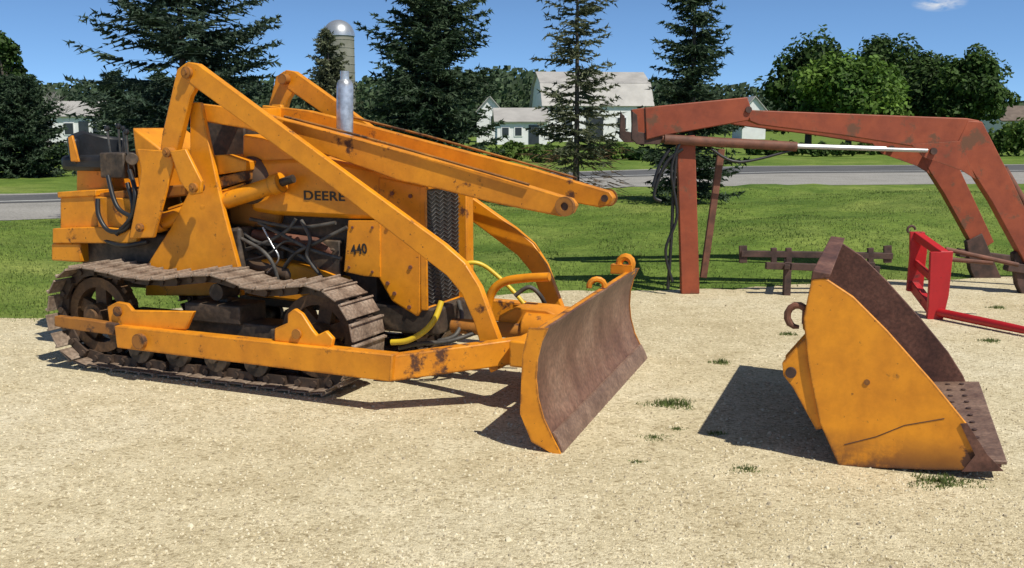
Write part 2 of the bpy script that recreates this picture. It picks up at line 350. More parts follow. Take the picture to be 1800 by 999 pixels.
for s in (-1, 1):
    yc = s*.58; cm = MB()
    for i in range(NS):
        a = tpos(i*pitch-.01); b = tpos((i+1)*pitch+.01)
        for yy in (-.065, .065): cm.bar((a.x, yc+yy+(.012 if i % 2 else -.012), a.y), (b.x, yc+yy+(.012 if i % 2 else -.012), b.y), .022, .054)
        cm.cyl((a.x, yc-.1, a.y), (a.x, yc+.1, a.y), .02, n=8)
    chain = cm.build('track', CHN, dz)
    chain['label'] = 'crawler track of rusty steel shoes'
    for i in range(NS):
        if shoe0 is None: sh = shoe0 = smb.build('track_shoe', TRK, chain, False, .003)
        else: sh = shoe0.copy(); col.objects.link(sh); sh.parent = chain
        p = tpos((i+.5)*pitch); q = tpos((i+.5)*pitch+.03); q2 = tpos((i+.5)*pitch-.03); t = (q-q2).normalized(); n = Vector((t.y, -t.x))
        tx = Vector((t.x, 0, t.y)); nz = Vector((n.x, 0, n.y)); ty = nz.cross(tx)
        m = Matrix((tx, ty, nz)).transposed().to_4x4() @ Matrix.Rotation(R(pr_.uniform(-4, 4)), 4, 'Y') @ Matrix.Rotation(R(pr_.uniform(-1.2, 1.2)), 4, 'X'); m.translation = Vector((p.x, yc+s*.008+pr_.uniform(-.007, .007), p.y)); sh.matrix_local = m
    def wheel(name, x, r, spokes, mat, teeth=0, w=.05):
        mb = MB(); mb.ring((x, zc), r, r*.74, yc-w, yc+w)
        for k in range(spokes):
            g = 2*math.pi*k/spokes+.3; mb.bar((x+.2*r*math.cos(g), yc, zc+.2*r*math.sin(g)), (x+.8*r*math.cos(g), yc, zc+.8*r*math.sin(g)), .05, .085)
        for k in range(teeth):
            g = 2*math.pi*k/teeth; mb.bar((x+r*.98*math.cos(g), yc, zc+r*.98*math.sin(g)), (x+(r+.03)*math.cos(g), yc, zc+(r+.03)*math.sin(g)), .05, .04)
        mb.cyl((x, yc-.10, zc), (x, yc+.10, zc), r*.32, n=24); mb.cyl((x, yc-.125, zc), (x, yc-.1, zc), r*.2, n=16)
        return mb.build(name, mat, dz, True)
    wheel('sprocket', 0, .238, 5, SPK, 18); wheel('idler', xf, .242, 6, SPK, 0, .06)
    for x in (.36, .65, .94, 1.23):
        mb = MB(); mb.cyl((x, yc-.09, .145), (x, yc+.09, .145), .055, n=18); mb.cyl((x, yc-.1, .145), (x, yc-.06, .145), .085, n=18); mb.cyl((x, yc+.06, .145), (x, yc+.1, .145), .085, n=18); mb.cyl((x, yc-.13, .145), (x, yc+.13, .145), .03, n=12)
        mb.build('track_roller', GRM, dz, True)
    mb = MB(); mb.cyl((.95, yc-.08, .535), (.95, yc+.08, .535), .05, n=18); mb.bx(.92, .98, yc-.02, yc+.02, .34, .535); mb.build('carrier_roller', GRM, dz, True)
    mb = MB(); mb.bx(.22, 1.43, yc-.10, yc+.10, .23, .37); mb.bx(.75, 1.15, yc-.125, yc+.12, .36, .47); mb.bx(1.37, 1.63, yc-.14, yc-.11, .28, .36); mb.bx(1.37, 1.63, yc+.11, yc+.14, .28, .36)
    mb.build('track_frame', GRM, dz, True, .008)
both('push_beam', [(200, 573), (690, 624), (687, 672), (205, 612)], -.90, -.82, YELW, .008)
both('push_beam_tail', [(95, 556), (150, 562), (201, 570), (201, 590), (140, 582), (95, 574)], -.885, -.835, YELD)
a = P(688, 648, -.86); b = P(925, 614, -.45)
for s in (-1, 1):
    MB().bar((a.x-.03, s*.86, a.z), (b.x+.05, s*.43, b.z+.01), .075, .135).build('push_frame_nose', YELW, dz, True, .008)
MB().bx(2.80, 2.90, -.62, .62, .255, .395).build('front_crossmember', YEL, dz, True, .01)
both('pivot_bracket', [(482, 600), (482, 578), (505, 568), (505, 552), (517, 543), (530, 552), (548, 580), (556, 590), (572, 582), (585, 596), (582, 612)], -.87, -.84, YEL)
both('step_plate', [(188, 540), (205, 531), (222, 534), (232, 546), (340, 548), (326, 580), (236, 580), (192, 572)], -.845, -.815, YEL)
for s in (-1, 1):
    for (u, v, y, y2, r) in ((242, 601, .93, .80, .045), (205, 548, .86, .80, .03), (520, 588, .885, .80, .028)):
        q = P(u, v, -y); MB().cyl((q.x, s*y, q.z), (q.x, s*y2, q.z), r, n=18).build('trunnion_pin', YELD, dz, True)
BAR = [(328, 109), (346, 112), (560, 270), (780, 430), (816, 462), (843, 505), (863, 560), (886, 620), (884, 646), (862, 656), (851, 630), (832, 565), (812, 518), (785, 485), (560, 312), (345, 156), (325, 140)]
both('lift_arm', BAR, -.485, -.435, shift=.05)
both('lift_arm_leg', [(311, 122), (326, 111), (342, 116), (345, 152), (334, 170), (310, 270), (281, 268), (285, 235)], -.482, -.438, shift=.05)
both('lift_link', [(240, 262), (300, 266), (304, 290), (270, 418), (226, 420), (240, 350), (248, 300)], -.515, -.492, shift=.045)
both('bell_crank', [(298, 266), (325, 262), (354, 320), (352, 340), (335, 344), (316, 320)], -.545, -.518, shift=.05)
both('tower_plate', [(333, 180), (351, 180), (383, 330), (394, 378), (418, 466), (425, 520), (255, 520), (258, 466), (300, 400), (335, 330)], -.42, -.385, YEL)
ARM = [(345, 182), (430, 192), (500, 210), (560, 226), (700, 264), (850, 304), (985, 345), (1003, 350), (1011, 362), (1004, 376), (985, 381), (870, 358), (780, 335), (700, 318), (640, 296), (560, 268), (500, 248), (430, 226), (345, 212)]
both('loader_arm', ARM, -.355, -.29, YELW)
for s in (-1, 1):
    q = P(994, 363, -.36); MB().ring((q.x, q.z), .052, .022, s*.375-.004, s*.355+.004, 20).build('arm_eye', YELD, dz, True)
    MB().cyl((q.x, s*.37, q.z), (q.x, s*.28, q.z), .021, n=12).build('arm_bushing', IRON, dz, True)
    for (u, v, y, r) in ((330, 128, -.49, .035), (296, 268, -.515, .03), (342, 330, -.545, .028), (870, 638, -.49, .035), (248, 400, -.515, .026)):
        q = P(u, v, y); sh_ = .05 if s > 0 else 0; MB().tube([(q.x, s*(abs(y)-.06), q.z), (q.x, s*(abs(y)+.02+sh_), q.z), (q.x, s*(abs(y)+.024+sh_), q.z), (q.x, s*(abs(y)+.036+sh_), q.z)], [r, r, r*.5, r*.5], 16).build('pivot_pin', YELD, dz, True)
    c0 = P(262, 394, -.45); c2 = P(492, 322, -.345)
    f = lambda q: Vector((q.x, -q.y if s > 0 else q.y, q.z))
    c0 = f(Vector((c0.x, -.375, c0.z))); c2 = f(c2)
    d = (c2-c0).normalized()
    mb = MB(); mb.cyl(c0, c2, .052, n=24); mb.cyl(c2-d*.05, c2+d*.012, .062, n=24); mb.cyl(c0-d*.01, c0+d*.06, .062, n=24); mb.cyl(c0+d*.4, c0+d*.43, .06, n=24); mb.tube([c0+d*.1+Vector((0, 0, .06)), c0+d*.5+Vector((0, 0, .062)), c0+d*.7+Vector((0, 0, .06))], .012, 8); cy = mb.build('hydraulic_cylinder', YEL, dz, True)
    MB().cyl(c2, c2+d*.10, .025, n=14).build('cylinder_rod', GRM, cy, True)
    MB().tube([f(P(500, 205, -.37)), f(P(640, 241, -.37)), f(P(800, 287, -.37)), f(P(930, 325, -.37))], .008, 6).build('arm_pipe', YELD, dz, True)
MB().bx(P(360, 200, -.36).x, P(360, 200, -.36).x+.09, -.29, .29, P(360, 200, -.36).z-.04, P(360, 200, -.36).z+.04).build('arm_crossbar', YEL, dz, True, .006)
hd = poly('hood', [(440, 282), (560, 276), (700, 302), (734, 320), (734, 392), (640, 387), (480, 379), (440, 372)], -.27, .27, YEL, bevel=.03)
cowl = poly('nose_cowl', [(664, 310), (742, 326), (739, 548), (733, 558), (688, 530), (664, 488)], -.275, .275, YEL, bevel=.012)
np_ = poly('side_panel', [(612, 388), (668, 388), (668, 488), (640, 486), (604, 478)], -.282, -.262, YEL, bevel=.003)
poly('side_panel', [(612, 388), (668, 388), (668, 488), (640, 486), (604, 478)], -.282, -.262, YEL, bevel=.003, mir=True)
xn = P(742, 400, -.275).x+.012; zt = P(742, 334, -.275).z; zb = P(742, 540, -.275).z
MB().bx(xn-.03, xn+.006, -.255, .245, zb, zt).build('radiator_core', BLK, dz)
mb = MB()
for z in [zb+.024*i for i in range(1, int((zt-zb)/.024))]:
    for k in range(10):
        y = -.225+.05*k; sg = 1 if k % 2 else -1
        mb.bar((xn+.010, y-.024, z-.010*sg), (xn+.010, y+.024, z+.010*sg), .003, .0035, (1, 0, 0))
mb.build('grille', WIRE, dz)
mb = MB(); mb.bx(xn-.03, xn+.014, -.275, -.256, zb-.02, zt+.02); mb.bx(xn-.02, xn+.06, .15, .25, zb-.06, zt+.045); mb.bx(xn-.03, xn+.016, -.256, .15, zt, zt+.03); mb.bx(xn-.03, xn+.016, -.256, .15, zb-.03, zb); mb.build('grille_frame', YEL, dz, True, .006)
def bolts(parent, pts, y, r, h, mat):
    b0 = None
    for (u, v) in pts:
        q = P(u, v, y)
        if b0 is None: b0 = o = MB().cyl((0, 0, 0), (0, -h, 0), r, n=8).build('bolt', mat, parent)
        else: o = b0.copy(); col.objects.link(o); o.parent = parent
        o.location = (q.x, y, q.z)
bolts(cowl, ((682, 498), (694, 516), (720, 540), (682, 400), (722, 345), (722, 470), (690, 340)), -.275, .012, .009, MARD)
bolts(np_, ((620, 400), (655, 400), (655, 478), (614, 470)), -.282, .008, .008, MARD)
eb = MB(); e0 = P(430, 380, -.2); e1 = P(660, 480, -.2)
eb.bx(e0.x, e1.x, -.19, .19, .42, P(500, 372, -.19).z-.02)
for i in range(5): eb.cyl((e0.x+.15+i*.13, -.19, .78), (e0.x+.15+i*.13, -.23, .74), .035, n=12)
eb.bx(e0.x+.5, e0.x+.72, -.245, -.18, .55, .82); eb.bx(e0.x+.08, e0.x+.3, -.23, -.18, .62, .74)
eng = eb.build('engine', GRM, dz, True, .008)
MB().cyl((e0.x+.62, -.19, .5), (e0.x+.62, -.29, .5), .075, n=18).build('fan_pulley', GRM, eng, True, .005)
MB().tube([(e0.x+.02, -.25, .66), (e0.x+.06, -.25, .66), (e0.x+.38, -.26, .60), (e0.x+.42, -.26, .59)], [.03, .06, .06, .03], 16).build('starter_motor', COVER, eng, True)
MB().tube([(e0.x+.1, -.24, .83), (e0.x+.55, -.24, .80), (e0.x+.66, -.22, .74)], .034, 12).build('manifold', MARD, eng, True)
MB().tube([(e0.x+.33, -.24, .48), (e0.x+.33, -.24, .49), (e0.x+.33, -.24, .66), (e0.x+.33, -.24, .68)], [.03, .05, .05, .03], 14).build('oil_filter', YELW, eng, True)
MB().tube([(e0.x+.46, -.26, .50), (e0.x+.46, -.26, .52), (e0.x+.46, -.26, .60), (e0.x+.46, -.26, .62)], [.02, .04, .04, .02], 12).build('fuel_bowl', ALU, eng, True)
poly('belly_pan', [(430, 462), (470, 455), (540, 470), (600, 492), (600, 540), (430, 520)], -.30, .30, YELW, bevel=.015)
hs = [[(418, 400, -.30), (450, 425, -.32), (490, 432, -.32), (540, 458, -.32), (575, 500, -.31)], [(430, 440, -.31), (470, 425, -.33), (505, 405, -.32), (520, 385, -.3)], [(455, 392, -.3), (500, 415, -.33), (550, 440, -.33), (600, 455, -.32)], [(440, 385, -.3), (520, 400, -.31), (590, 392, -.3)], [(500, 470, -.31), (520, 445, -.33), (560, 425, -.33), (610, 400, -.3)], [(425, 420, -.34), (460, 440, -.36), (480, 465, -.36), (490, 500, -.34)], [(530, 388, -.3), (545, 420, -.34), (540, 450, -.35), (560, 480, -.34)]]
for h in hs: MB().tube(curve([P(*q) for q in h]), .012, 8).build('engine_hose', HOSE, dz, True, 0, 80)
MB().tube(curve([P(420, 460, -.31), P(470, 448, -.34), P(500, 425, -.34), P(525, 428, -.33)]), .007, 6).build('fuel_line', HOSE, dz, True, 0, 80)
MB().tube(curve([P(470, 480, -.31), P(490, 455, -.34), P(478, 430, -.34), P(462, 400, -.33)]), .006, 6).build('fuel_line', ALU, dz, True, 0, 80)
def text(body, size, u, v, y, tilt, parent, sx=1, off=.02):
    cu = bpy.data.curves.new('lettering', 'FONT'); cu.body = body; cu.size = size; cu.extrude = .0015; cu.offset = off*size; cu.space_character = 1.08
    t = bpy.data.objects.new('lettering', cu); col.objects.link(t); bpy.context.view_layer.update()
    me = bpy.data.meshes.new_from_object(t.evaluated_get(bpy.context.evaluated_depsgraph_get())); bpy.data.objects.remove(t)
    o = bpy.data.objects.new('lettering', me); col.objects.link(o); me.materials.append(DECAL); o.parent = parent
    q = P(u, v, y); o.location = (q.x, y, q.z); o.rotation_euler = (R(90), R(-tilt), 0); o.scale = (sx, 1, 1)
    return o
text('DEERE', .076, 533, 351, -.2725, 0, hd, 1.28, .018)
text('440', .082, 618, 448, -.2845, 8, np_, .85, .02)
q0 = P(606, 262, 0); q1 = P(606, 140, 0)
mb = MB(); mb.tube([(q0.x, 0, q0.z-.1), (q0.x, 0, q0.z), (q1.x, 0, q1.z-.045), (q1.x, 0, q1.z-.025), (q1.x, 0, q1.z-.008), (q1.x, 0, q1.z)], [.050, .051, .051, .048, .040, .030], 28); muf = mb.build('muffler', ALU, dz, True, 0, 60)
mb = MB(); mb.tube([(q1.x, 0, q1.z-.01), (q1.x, 0, q1.z+.05)], .027, 18); mb.build('exhaust_tip', ALU, muf, True)
poly('rear_box', [(105, 346), (166, 342), (172, 402), (172, 426), (105, 426)], -.40, .40, YEL, bevel=.012)
poly('rear_box_lid', [(100, 338), (168, 334), (168, 345), (101, 348)], -.412, .412, YEL, bevel=.006)
poly('rear_ledge', [(92, 402), (172, 399), (242, 404), (240, 428), (92, 428)], -.44, -.403, YEL)
poly('drawbar_plate', [(90, 428), (140, 428), (142, 462), (90, 458)], -.43, .43, YEL, bevel=.01)
poly('fender_plate', [(166, 346), (232, 350), (240, 404), (172, 400)], -.41, -.385, YELW)
poly('fender_plate', [(166, 346), (232, 350), (240, 404), (172, 400)], -.41, -.385, YELW, mir=True)
poly('gearbox', [(140, 425), (420, 400), (430, 520), (145, 500)], -.36, .36, GRM, bevel=.02)
poly('deck', [(170, 340), (345, 322), (430, 300), (430, 318), (350, 342), (172, 360)], -.375, .375, YELD, bevel=.01)
poly('seat_post', [(134, 296), (196, 296), (196, 345), (134, 345)], -.16, .16, YEL, bevel=.01)
st = MB(); a = P(150, 298, 0); b = P(232, 272, 0); st.bx(a.x, b.x, -.22, .22, a.z, b.z-.005); seat = st.build('seat', BLK, dz, True, .03)
a = P(150, 284, 0); zt2 = P(150, 222, 0).z
prof = []
for i in range(9):
    g = -math.pi/2+math.pi*i/8; prof.append((a.x+.16-.19*math.cos(g), .235*math.sin(g)))
mb = MB(); n = len(prof); vv = []
for (x, y), k in zip(prof, range(n)):
    ht = zt2-.03-.05*abs(y)/.235
    cx = a.x+.16; dx, dy = x-cx, y
    for (sc, z) in ((1, a.z-.01), (1.02, ht), (.80, ht), (.80, a.z-.01)): vv.append((cx+dx*sc, dy*sc, z))
ff = [(k*4+q, (k+1)*4+q, (k+1)*4+(q+1) % 4, k*4+(q+1) % 4) for k in range(n-1) for q in range(4)]+[(0, 1, 2, 3), ((n-1)*4+3, (n-1)*4+2, (n-1)*4+1, (n-1)*4)]
mb.add(vv, ff); mb.build('backrest', BLK, dz, True, .02)
poly('seat_side', [(119, 242), (126, 238), (138, 285), (124, 284)], -.262, -.244, YEL, bevel=.004)
poly('dash', [(232, 224), (282, 262), (278, 340), (244, 338), (238, 280)], -.24, .24, YELW, bevel=.012)
for (u0, v0, u1, v1, y) in ((200, 300, 188, 226, -.25), (214, 300, 208, 222, -.15), (228, 305, 222, 232, -.30), (225, 300, 216, 226, .15)):
    lv = MB(); lv.cyl(P(u0, v0+10, y), P(u1, v1, y), .007, n=8); l = lv.build('control_lever', LEV, dz, True)
    q = P(u1, v1, y); mb = MB(); mb.tube([q+Vector((0, 0, k)) for k in (-.018, -.012, 0, .012, .018)], [.007, .015, .018, .015, .007], 10); mb.build('lever_knob', BLK, l, True)
mb = MB(); mb.bx(P(200, 300, -.2).x, P(242, 300, -.2).x, -.32, -.1, P(205, 312, -.2).z, P(205, 268, -.2).z); mb.build('control_valve', GRM, dz, True, .01)
MB().cyl(P(232, 280, -.34), P(232, 280, -.28), .04, n=16).build('gauge', GRM, dz, True, .005)
for h in ([(172, 350, -.43), (174, 380, -.45), (192, 406, -.45), (222, 402, -.45), (234, 366, -.44), (224, 322, -.42)], [(228, 300, -.40), (238, 340, -.46), (232, 380, -.46), (205, 412, -.45)], [(190, 310, -.38), (200, 350, -.44), (214, 372, -.45), (246, 386, -.44)], [(180, 420, -.42), (215, 432, -.45), (260, 425, -.46)]):
    MB().tube(curve([P(*q) for q in h]), .015, 8).build('hydraulic_hose', BLK, dz, True, 0, 80)
poly('hydraulic_tank', [(426, 236), (462, 240), (520, 262), (520, 300), (426, 286)], -.25, .25, YEL, bevel=.015)
poly('firewall', [(352, 205), (430, 218), (428, 300), (372, 292)], -.12, .24, GRM, bevel=.01)
poly('floor_panel', [(345, 275), (395, 272), (432, 284), (432, 300), (352, 312)], -.38, -.1, YEL, bevel=.006)
q = P(434, 318, -.30); mb = MB()
mb.tube([(q.x, -.30+k, q.z) for k in (0, .03, .12, .5)], [.10, .145, .155, .155], 28); mb.build('flywheel_cover', COVER, dz, True)
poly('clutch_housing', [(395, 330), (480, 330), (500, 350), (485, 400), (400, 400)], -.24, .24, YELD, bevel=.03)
MB().cyl(P(540, 246, .05), P(540, 224, .05), .05, n=16).build('filler_cap', YEL, dz, True, .006)
for h, r in (([(688, 602, -.37), (716, 599, -.36), (744, 584, -.34), (764, 562, -.32), (776, 530, -.27)], .017), ([(806, 470, .1), (826, 462, .12), (846, 465, .15), (868, 480, .18), (900, 510, .2), (930, 545, .2)], .013)):
    o = MB().tube(curve([P(*q) for q in h]), r, 12).build('front_hose', YHOSE, dz, True, 0, 80)
    o['label'] = 'bright yellow hydraulic hose'
for h in ([(770, 600, -.25), (800, 590, -.2), (812, 560, -.1), (806, 530, 0)], [(905, 520, .1), (930, 505, .12), (950, 520, .15), (962, 545, .2)], [(700, 612, -.36), (740, 604, -.3), (790, 600, -.25), (850, 580, -.1)]):
    MB().tube(curve([P(*q) for q in h]), .013, 8).build('front_hose', HOSE, dz, True, 0, 80)
MB().tube(curve([P(856, 588, -.02), P(857, 545, 0), P(866, 512, 0), P(888, 495, 0), P(925, 489, 0), P(966, 487, 0)], 5), .026, 12).build('blade_yoke', YEL, dz, True, 0, 80)
poly('yoke_block', [(872, 590), (876, 556), (905, 540), (960, 545), (990, 560), (985, 590)], -.10, .10, YELW, bevel=.01)
mb = MB(); mb.bx(1.75, 2.2, -.26, .26, .30, .46); mb.build('undercarriage_beam', GRM, dz, True, .015)
MB().cyl((xn+.1, -.12, .34), (2.83, -.12, .34), .045, n=16).build('tilt_cylinder', YELD, dz, True)
# blade
B0 = Vector((3.287, -1.14, 0)); B1 = Vector((3.10, .934, 0)); ax = (B1-B0).normalized(); fn = Vector((ax.y, -ax.x, 0)); BL = (B1-B0).length
PR = [(0, .0), (-.04, .075), (-.085, .165), (-.112, .26), (-.122, .35), (-.117, .44), (-.098, .52), (-.066, .59)]
def bl(n_, z, s): return B0+ax*s+fn*n_+Vector((0, 0, z))
def bladesheet(prof, s0, s1, t):
    mb = MB(); vs = []
    for s in (s0, s1):
        for n_, z in prof: vs.append(bl(n_, z, s))
        for n_, z in reversed(prof): vs.append(bl(n_-t, z, s))
    m = len(prof)*2
    return mb.add(vs, [tuple(range(m)), tuple(range(2*m-1, m-1, -1))]+[(i, (i+1) % m, m+(i+1) % m, m+i) for i in range(m)])
PRf = []
for i in range(len(PR)-1):
    for k in range(3):
        f_ = k/3; PRf.append((PR[i][0]*(1-f_)+PR[i+1][0]*f_, PR[i][1]*(1-f_)+PR[i+1][1]*f_))
PRf.append(PR[-1])
blade_o = bladesheet(PRf, .014, BL-.014, .016).build('blade', MOLD, dz, True, 0, 50)
blade_o['label'] = 'wide curved dozer blade with rusty bare steel face'
bladesheet([(.008, .005), (-.010, .05), (-.035, .095)], .02, BL-.02, .012).build('cutting_edge', EDGE, blade_o, True)
for s0, s1 in ((-.002, .014), (BL-.014, BL+.002)):
    pr = [(n_+.004, z) for n_, z in PR]; vs = []
    out = pr+[(-.155, .585), (-.185, .46), (-.195, .18), (-.14, .05), (-.03, -.0)]
    for s in (s0, s1): vs += [bl(n_, z, s) for n_, z in out]
    m = len(out); mb = MB().add(vs, [tuple(range(m)), tuple(range(2*m-1, m-1, -1))]+[(i, (i+1) % m, m+(i+1) % m, m+i) for i in range(m)])
    mb.build('end_plate', YELW, blade_o)
mb = MB(); mb.add(*[[bl(n_, z, s) for s in (.02, BL-.02) for n_, z in ((-.083, .585), (-.12, .585), (-.12, .555), (-.1, .555))], [(0, 1, 2, 3), (7, 6, 5, 4), (0, 4, 5, 1), (1, 5, 6, 2), (2, 6, 7, 3), (3, 7, 4, 0)]])
mb.build('top_rail', YELW, blade_o)
for sp in (.5, .85, 1.2, 1.6):
    vs = [bl(n_, z, s) for s in (sp-.01, sp+.01) for n_, z in ((-.06, .08), (-.14, .28), (-.135, .46), (-.10, .55), (-.24, .45), (-.25, .15))]
    MB().add(vs, [tuple(range(6)), tuple(range(11, 5, -1))]+[(i, (i+1) % 6, 6+(i+1) % 6, 6+i) for i in range(6)]).build('rib', YEL, blade_o)
mb = MB(); c = bl(-.30, .36, BL*.52); mb.cyl(c-Vector((.22, 0, 0)), c+Vector((.16, 0, 0)), .09, n=18); mb.build('blade_pivot', YELW, dz, True, .01)
MB().bx(2.905, 3.02, -.5, .35, .30, .40).build('blade_mount', YELW, dz, True, .01)
q = bl(-.12, .60, BL*.93); mb = MB()
mb.tube([q+Vector((.042*math.cos(g), .0, .036+.042*math.sin(g))) for g in [i*.5-.9 for i in range(10)]], .024, 8); mb.box(q+Vector((-.02, 0, .0)), (.14, .07, .06)); mb.build('chain_hook', YELW, blade_o, True)
q = bl(-.13, .60, BL*.58); mb = MB(); mb.tube([q+Vector((.04*math.cos(g), .02*math.cos(g), .0+.04*math.sin(g))) for g in [i*.45-.2 for i in range(9)]], .017, 8); mb.build('lifting_eye', YELW, blade_o, True)
# ------------------------------------------------------------------ loose bucket
K0 = gnd(1475, 820); K = Frame(K0.x, K0.y, -20); KW = 1.50
bk = empty('loader_bucket', (K0.x, K0.y, 0), -20)
tag(bk, 'yellow and rusty loader bucket lying open on the gravel, off its machine', 'bucket')
SIDE = [(1428, 484), (1455, 492), (1500, 522), (1560, 582), (1640, 672), (1700, 746), (1734, 800), (1746, 828), (1640, 827), (1475, 820), (1440, 742), (1420, 640), (1412, 560)]
sx = K.xz(SIDE, 0)
MB().prism(sx, 0, .022).build('side_plate', YELB, bk, True, .004)
MB().prism(sx, KW-.022, KW).build('side_plate', BRUST, bk, True, .004)
BP = K.xz([(1428, 484), (1412, 560), (1420, 640), (1440, 742), (1475, 820), (1560, 823), (1690, 827), (1756, 827)], 0)
BP = [(x+.012, z+.008) for x, z in BP]
MB().sheet(BP, .022, KW-.022, .014).build('shell', BRUST, bk, True, 0, 25)
x0, z0 = BP[0]; MB().prism([(x0-.018, z0-.03), (x0+.06, z0-.016), (x0+.066, z0+.004), (x0-.012, z0+.012)], -.004, KW+.004).build('top_rail', BRUST, bk, True, .005)
lx, lz = BP[-1]; l2x, l2z = BP[-2]
dx = Vector((lx-l2x, 0, lz-l2z)).normalized(); p0 = Vector((lx, 0, lz))-dx*.22
mb = MB(); mb.bar(p0+Vector((0, KW/2, .024)), Vector((lx+.02, KW/2, lz+.02)), KW-.05, .018); ce = mb.build('cutting_edge', EDGE, bk, True, .004)
b0 = None
for i in range(11):
    for d_ in (.075, .145):
        q = p0+dx*d_+Vector((0, .1+i*(KW-.2)/10, .033))
        if b0 is None: b0 = o = MB().cyl((0, 0, 0), (0, 0, .003), .013, n=10).build('bolt', IRON, ce)
        else: o = b0.copy(); col.objects.link(o); o.parent = ce
        o.location = q
mb = MB(); mb.prism(K.xz([(1700, 744), (1736, 800), (1764, 828), (1690, 829), (1714, 800), (1688, 745)], -.004), -.008, .0-.001); mb.build('wear_plate', BRUST, bk)
MB().tube([K.p(1484, 782, -.001), K.p(1540, 768, -.001), K.p(1590, 748, -.001), K.p(1660, 736, -.001)], .002, 6).build('scratch_line', IRON, bk)  # thin dark tube added as a scratch across the side plate
q = K.p(1524, 672, 0); MB().cyl((q.x, -.005, q.z), (q.x, 0, q.z), .013, n=12).build('plug', YELD, bk)
for yb in (.02, .17, 1.15, 1.30):
    pts = K.xz([(1424, 592), (1408, 602), (1374, 640), (1376, 662), (1392, 682), (1434, 758), (1446, 756)], 0)
    MB().prism(pts, yb, yb+.022).build('hinge_bracket', YELB, bk, True, .003)
for ya, yb in ((.0, .21), (1.13, 1.34)):
    q = K.p(1390, 656, 0); MB().cyl((q.x, ya, q.z), (q.x, yb, q.z), .024, n=14).build('hinge_pin', IRON, bk, True)
pts = K.xz([(1424, 600), (1406, 614), (1408, 670), (1436, 748)], 0); MB().prism(pts, .045, .165).build('bracket_web', YELW, bk, True, .003)
q = K.p(1402, 556, .04); mb = MB(); mb.tube([q+Vector((.045*math.cos(g), 0, .05*math.sin(g))) for g in [R(20+i*29) for i in range(10)]], [.016]*8+[.012, .008], 10); mb.box(q+Vector((.05, 0, -.0)), (.06, .04, .06)); mb.build('chain_hook', MARD, bk, True)
# ------------------------------------------------------------------ red loader
Q0 = gnd(1212, 517); Q = Frame(Q0.x, Q0.y, 0); rl = empty('tractor_loader', (Q0.x, Q0.y, 0))
tag(rl, 'faded red detached front loader boom propped up on a square steel post', 'loader boom')
def rp_(name, pts, y0, y1, mat=MAR, par=rl, off=0, bevel=.008):
    return MB().prism(Q.xz(pts, y0), y0+off, y1+off).build(name, mat, par, True, bevel)
for off in (0, 1.0):
    rp_('arm_tip', [(1134, 190), (1160, 186), (1314, 171), (1322, 196), (1316, 212), (1160, 240), (1136, 246)], -.05, .05, off=off)
    rp_('loader_arm', [(1312, 193), (1330, 194), (1700, 208), (1722, 212), (1735, 240), (1690, 266), (1620, 260), (1480, 238), (1335, 220), (1318, 213)], -.047, .047, off=off)
    rp_('arm_leg', [(1702, 212), (1727, 214), (1775, 308), (1840, 448), (1806, 470), (1744, 356), (1680, 256)], -.052, .052, off=off)
    rp_('gusset', [(1602, 254), (1688, 248), (1716, 316), (1690, 300), (1622, 276)], -.06, -.054, off=off, bevel=.002)
    a = Q.p(1168, 245, -.075); b = Q.p(1400, 258, -.075); c = Q.p(1630, 265, -.075); oo = Vector((0, off, 0))
    cyl = MB().cyl(a+oo, b+oo, .042, n=18).build('hydraulic_cylinder', MARD, rl, True)
    MB().cyl(b+oo, c+oo, .018, n=14).build('cylinder_rod', CHR, cyl, True)
    rp_('pin_plate', [(1112, 196), (1120, 202), (1122, 232), (1166, 240), (1160, 254), (1120, 254), (1110, 244)], -.03, .03, IRON, off=off, bevel=.004)
    q = Q.p(1640, 266, -.06); MB().cyl((q.x, off-.085, q.z), (q.x, off+.09, q.z), .03, n=14).build('pivot_pin', IRON, rl, True)
    q = Q.p(1316, 193, -.06); MB().cyl((q.x, off-.07, q.z), (q.x, off+.07, q.z), .028, n=14).build('pivot_pin', IRON, rl, True)
    a = Q.p(1768, 468, 0)+oo; MB().bar(a, a+Vector((.9, 0, -.12)), .10, .08).build('base_rail', IRON, rl, True, .006)
rp_('post', [(1190, 240), (1222, 238), (1230, 517), (1198, 518)], -.04, .045)
a = Q.p(1268, 262, .10); b = Q.p(1236, 488, .10); MB().bar(a, b, .05, .06).build('prop_strut', MARD, rl, True, .005)
q = Q.p(1290, 205, 0); MB().bx(q.x-.05, q.x+.05, .05, .95, q.z-.05, q.z+.05).build('crossbar', MAR, rl, True, .008)
q = Q.p(1712, 270, 0); MB().bx(q.x-.04, q.x+.05, .05, .95, q.z-.05, q.z+.04).build('crossbar', MAR, rl, True, .008)
for off in (0, .95): rp_('mount_plate', [(1782, 446), (1812, 430), (1850, 520), (1798, 522), (1788, 500)], -.02, .06, IRON, off=off)
MB().cyl(Q.p(1764, 296, .3), Q.p(1850, 440, .3), .035, n=14).build('lift_cylinder', MARD, rl, True)
for h, r in (([(1178, 262, -.06), (1160, 290, -.07), (1148, 330, -.07), (1162, 304, -.07), (1182, 275, -.06)], .015), ([(1190, 262, -.07), (1184, 330, -.06), (1180, 420, -.06), (1174, 508, -.06)], .015), ([(1200, 262, -.08), (1172, 285, -.08), (1156, 320, -.08), (1150, 346, -.08), (1162, 354, -.08)], .015), ([(1250, 262, -.08), (1300, 285, -.09), (1400, 262, -.08)], .012), ([(1196, 250, -.09), (1180, 300, -.09), (1190, 380, -.08), (1170, 440, -.08), (1182, 495, -.08)], .013)):
    MB().tube(curve([Q.p(*k) for k in h]), r, 8).build('hydraulic_hose', BLK, rl, True, 0, 80)
